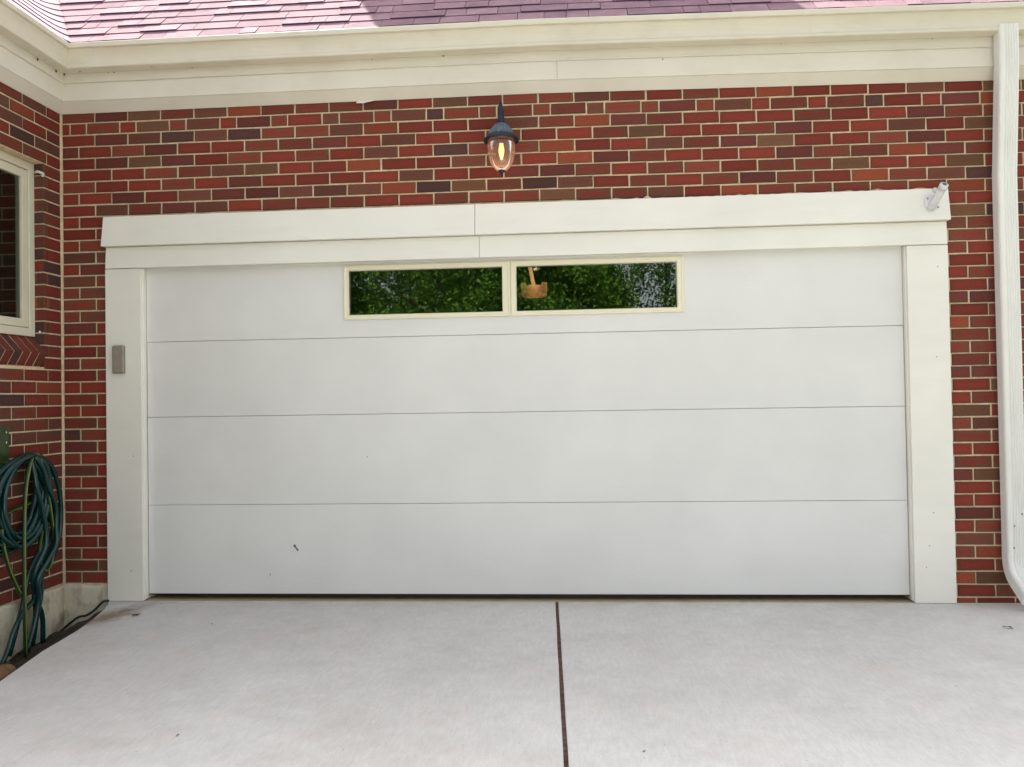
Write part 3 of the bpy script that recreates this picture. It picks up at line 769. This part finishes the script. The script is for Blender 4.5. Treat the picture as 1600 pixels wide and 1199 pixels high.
# hose hanger and the two hoses on the side wall
hg = empty('hose_hanger', (-2.995, -.56, 1.0), 'dark green metal hose hanger screwed to the shaded side wall', 'hose hanger')
under(hg, box('plate', (-2.999, -.640, .93), (-2.990, -.525, 1.17), DKGREEN, None, .002))
under(hg, tube('hook', [(-2.992, -.58, .955), (-2.94, -.56, .955), (-2.90, -.50, .958), (-2.86, -.47, .958), (-2.845, -.465, .975)], .011, DKGREEN, None, 8, 4))
for z in (1.135, 1.075): 
    o = dot(None, -2.9895, -.55, z, .006, GREYW, 'screw'); under(hg, o)
rnd = random.Random(4)
loops = []
for cy, hw, zc, hh, X in ((-.535, .285, .73, .262, -2.950), (-.55, .25, .742, .252, -2.918), (-.565, .215, .745, .232, -2.897), (-.505, .185, .75, .222, -2.930), (-.54, .20, .752, .245, -2.878), (-.585, .255, .73, .262, -2.868), (-.50, .235, .742, .252, -2.9),
        (-.60, .30, .72, .27, -2.935), (-.57, .23, .735, .25, -2.955), (-.62, .27, .74, .25, -2.905), (-.53, .21, .725, .265, -2.89), (-.48, .20, .74, .25, -2.945),
        (-.64, .31, .71, .28, -2.925), (-.52, .26, .735, .255, -2.96), (-.60, .24, .75, .24, -2.94), (-.66, .28, .74, .255, -2.885), (-.55, .16, .76, .22, -2.915)):
    ct = -.40-(X+2.95)*1.2
    for j in range(10):
        a = 2*math.pi*j/10
        loops.append((X+.012*math.sin(a), cy-hw*math.sin(a)+(ct-cy)*max(0, math.cos(a))*.9, zc+hh*math.cos(a)+rnd.uniform(-.008, .008)))
tail = [(-2.9, -.403, .986), (-2.91, -.256, .91), (-2.93, -.146, .728), (-2.94, -.12, .539), (-2.93, -.169, .403), (-2.92, -.26, .299), (-2.9, -.387, .227), (-2.9, -.435, .122), (-2.88, -.566, .068), (-2.87, -.656, -.007), (-2.87, -.699, -.09), (-2.86, -.775, -.165), (-2.85, -.9, -.178), (-2.84, -1.1, -.178)]
teal = empty('garden_hose', (-2.9, -.5, GZ), 'teal garden hose coiled on the hanger on the side wall', 'hose')
under(teal, tube('hose_coil', loops+tail, .0145, HTEAL, None, 10, 5))
under(teal, tube('hose_end', [(-2.88, -.489, .984), (-2.87, -.476, .902), (-2.86, -.462, .785), (-2.86, -.416, .662), (-2.86, -.382, .52), (-2.86, -.389, .424), (-2.87, -.441, .336), (-2.89, -.459, .244), (-2.91, -.409, .116), (-2.92, -.337, -.009), (-2.92, -.332, -.175)], .0145, HTEAL, None, 10, 5))
GP_ = [(-2.84, -.601, -.178), (-2.83, -.619, .075), (-2.83, -.622, .3), (-2.83, -.62, .56), (-2.83, -.607, .783), (-2.85, -.544, .927), (-2.88, -.455, .998), (-2.88, -.408, .97), (-2.87, -.376, .854), (-2.87, -.33, .67), (-2.88, -.286, .504), (-2.89, -.266, .388), (-2.9, -.29, .285), (-2.9, -.363, .281), (-2.91, -.371, .401), (-2.92, -.331, .552), (-2.94, -.325, .71), (-2.95, -.44, .686), (-2.93, -.606, .671), (-2.9, -.71, .63), (-2.88, -.728, .505), (-2.87, -.69, .351), (-2.86, -.636, .228), (-2.85, -.601, .164)]
def strand(off, jit, seed):
    R_ = random.Random(seed); base = [(-2.88, -.489, .984), (-2.87, -.43, .902), (-2.875, -.36, .785), (-2.88, -.30, .662), (-2.885, -.27, .52), (-2.885, -.29, .424), (-2.89, -.36, .336), (-2.90, -.42, .244), (-2.905, -.43, .116), (-2.91, -.45, -.01), (-2.91, -.50, -.178)]
    return [(x+off[0]+R_.uniform(-.006, .006), y+off[1]*k/10+R_.uniform(-jit, jit), z) for k, (x, y, z) in enumerate(base)]
for off, sd_ in (((.0, .06), 1), ((-.03, -.08), 2), ((.03, -.02), 3), ((-.045, .10), 5)):
    under(teal, tube('hose_strand', strand(off, .018, sd_), .0145, HTEAL, None, 10, 5))
gh = empty('garden_hose', (-2.84, -.6, GZ), 'thin green hose with a yellow stripe hanging straight to the soil', 'hose')
under(gh, tube('hose_line', GP_, .0115, HGREEN, None, 10, 5))
under(gh, tube('stripe', [(x+.010, y-.004, z) for x, y, z in GP_], .003, YELLOW, None, 6, 5))

# cord along the edge of the slab, stone, leaf litter
tag(tube('black_cord', [(-2.67, -.035, .006), (-2.70, -.05, .004), (-2.745, -.075, -.045), (-2.79, -.09, -.075), (-2.84, -.10, -.085), (-2.90, -.11, -.13), (-2.95, -.13, -.175), (-2.96, -.25, -.19), (-2.955, -.5, -.19)], .0075, BLACK, None, 8, 6), 'thin black cord running from the casing foot down to the soil', 'cord')
bm = bmesh.new(); bmesh.ops.create_icosphere(bm, subdivisions=3, radius=.075)
for v in bm.verts:
    v.co *= 1+.10*math.sin(v.co.x*40+1)*math.sin(v.co.y*33)+.06*math.sin(v.co.z*50)
    v.co = Vector((v.co.x*1.0-2.735, v.co.y*1.2-.965, v.co.z*.75-.165))
tag(finish(bm, 'stone', STONE, None, True), 'rounded brown stone on the soil at the left edge', 'stone')
def leaf(x, y, s, label, seed):
    R = random.Random(seed); V = []; n = 9; rot = R.uniform(0, 6)
    for lay in (0, .0012):
        for i in range(n):
            a = 2*math.pi*i/n; r = s*(.45+.55*abs(math.cos(a)))*R.uniform(.8, 1.1) if lay == 0 else None
            if lay == 0: V.append((x+r*math.cos(a)*math.cos(rot)-.5*r*math.sin(a)*math.sin(rot), y+r*math.cos(a)*math.sin(rot)+.5*r*math.sin(a)*math.cos(rot), .0012+R.uniform(0, s*.45)))
            else: V.append((V[i][0], V[i][1], V[i][2]+lay))
    Fc = [tuple(range(n))[::-1], tuple(range(n, 2*n))]+[(i, (i+1) % n, n+(i+1) % n, n+i) for i in range(n)]
    tag(mk('dead_leaf', V, Fc, LEAFDRY), label, 'leaf', 'dead leaves on the driveway')
leaf(-2.296, -.376, .030, 'curled dark dead leaf on the slab near the left casing', 1)
leaf(2.707, -.545, .026, 'small dark dead leaf on the slab near the downspout', 2)
leaf(-1.178, -2.057, .009, 'tiny dark speck of leaf at the lower left of the driveway', 3)
leaf(-1.739, -.545, .008, 'tiny leaf crumb on the slab just below the left part of the door', 4)
leaf(.615, -2.131, .007, 'tiny leaf crumb right of the central driveway joint', 5)

# opener hanging inside the garage, its lamp lit, seen through the right pane
op = empty('garage_opener', (.054, 2.0, 2.16), 'lit orange opener unit hanging on a strap behind the right door window', 'garage opener')
GLOW = simple('amber_plastic', (.60, .36, .21), .4)
bm = bmesh.new(); nx_ = 12; top = lambda u: .045 if .2 < u < .8 else .072; F_, B_ = [], []
for i in range(nx_+1):
    u = i/nx_; xx = -.055+.23*u; yf = 2.0-.07*math.sin(math.pi*min(max(u, .03), .97)); bt = -.072+.03*abs(2*u-1)**4
    F_.append((bm.verts.new((xx, yf, 2.235+top(u))), bm.verts.new((xx, yf+.012, 2.235+bt)))); B_.append((bm.verts.new((xx, 2.03, 2.235+top(u))), bm.verts.new((xx, 2.03, 2.235+bt))))
for i in range(nx_):
    for a, b in ((F_[i][0], F_[i][1]),): bm.faces.new((F_[i][0], F_[i][1], F_[i+1][1], F_[i+1][0]))
    bm.faces.new((B_[i][0], B_[i+1][0], B_[i+1][1], B_[i][1])); bm.faces.new((F_[i][0], F_[i+1][0], B_[i+1][0], B_[i][0])); bm.faces.new((F_[i][1], B_[i][1], B_[i+1][1], F_[i+1][1]))
bm.faces.new((F_[0][0], B_[0][0], B_[0][1], F_[0][1])); bm.faces.new((F_[-1][0], F_[-1][1], B_[-1][1], B_[-1][0]))
under(op, finish(bm, 'light_lens', GLOW))
under(op, box('motor_housing', (-.03, 2.031, 2.15), (.145, 2.40, 2.27), TAUPE2, None, .01))
under(op, prism('strap', [[(x0-.017, y, z), (x0+.017, y, z), (x0+.017, y+.004, z), (x0-.017, y+.004, z)] for x0, y, z in ((.058, 2.012, 2.275), (-.03, 2.012, 2.75))], GLOW))
ol = bpy.data.lights.new('opener_light', 'POINT'); ol.energy = 1.7; ol.color = (1, .7, .4); ol.shadow_soft_size = .03
oo = bpy.data.objects.new('opener_light', ol); C.objects.link(oo); oo.location = (.09, 1.72, 2.40); under(op, oo)

# ------------------------------------------------------------------ trees across the drive, mirrored in the door windows
def tree(x, y, h, cz, rad, seed, label, mi, dens=24000):
    R = np.random.default_rng(seed); rr = random.Random(seed)
    root = empty('leafy_tree', (x, y, GZ-.02), label, 'tree', 'trees across the driveway')
    tr = [(x, y, GZ-.05), (x+.05, y, h*.2), (x+rr.uniform(-.2, .2), y+.1, h*.45), (x+rr.uniform(-.3, .3), y, h*.8)]
    under(root, tube('trunk', tr, lambda t: .20*(1-t*.85), BARK, None, 10, 5))
    for k in range(7):
        a = k*2.4+rr.uniform(-.3, .3); z0 = h*(.22+.07*k); e = (x+math.cos(a)*rad*.75, y+math.sin(a)*rad*.75, z0+rad*.55)
        under(root, tube('limb', [(x, y, z0), ((x+e[0])/2, (y+e[1])/2, z0+rad*.22), e], lambda t: .07*(1-t*.8), BARK, None, 6, 3))
    n = dens; nc = 90
    cl = R.normal(size=(nc, 3)); cl /= np.linalg.norm(cl, axis=1)[:, None]; cl *= (R.random(nc)**.35)[:, None]*np.array([rad, rad, rad*1.05])
    ci = R.integers(0, nc, n); pts = cl[ci]+R.normal(size=(n, 3))*rad*.11+np.array([x, y, cz])
    a = R.normal(size=(n, 3)); a /= np.linalg.norm(a, axis=1)[:, None]; b = np.cross(a, R.normal(size=(n, 3))); b /= np.linalg.norm(b, axis=1)[:, None]
    s = R.uniform(.028, .065, n)[:, None]
    V = np.empty((n, 4, 3)); V[:, 0] = pts-a*s*1.3; V[:, 1] = pts-b*s*.6; V[:, 2] = pts+a*s*1.3; V[:, 3] = pts+b*s*.6
    me = bpy.data.meshes.new('crown'); me.vertices.add(n*4); me.vertices.foreach_set('co', V.ravel()); me.loops.add(n*4); me.loops.foreach_set('vertex_index', np.arange(n*4, dtype=np.int32))
    me.polygons.add(n); me.polygons.foreach_set('loop_start', np.arange(0, n*4, 4, dtype=np.int32)); me.update(calc_edges=True); me.validate()
    under(root, link('crown', me, LEAF[mi]))
tree(-7.2, -17.5, 7.5, 4.6, 2.5, 11, 'leafy tree mirrored at the left end of the left door window', 1)
tree(-3.2, -16.5, 7.0, 4.3, 2.4, 12, 'bright leafy tree mirrored in the middle of the left door window', 0)
tree(.2, -17.5, 7.0, 4.4, 1.9, 13, 'leafy tree mirrored behind the opener in the right door window', 0)
tree(3.4, -20.0, 7.0, 4.6, 1.5, 14, 'thin leafy tree with sky gaps mirrored at the right window end', 1, 5000)
tree(-5.5, -22.0, 9.0, 5.6, 3.2, 15, 'tall dark tree in the second row mirrored on the left', 1)
tree(-1.0, -23.0, 9.0, 5.6, 3.0, 16, 'tall dark tree in the second row mirrored in the middle', 1)
tree(-9.5, -23.0, 9.0, 5.4, 3.0, 17, 'leafy tree in the second row mirrored at the far left', 1)
tree(-3.2, -26.0, 9.0, 5.6, 3.0, 18, 'dense leafy tree farthest back behind the bright one', 0)
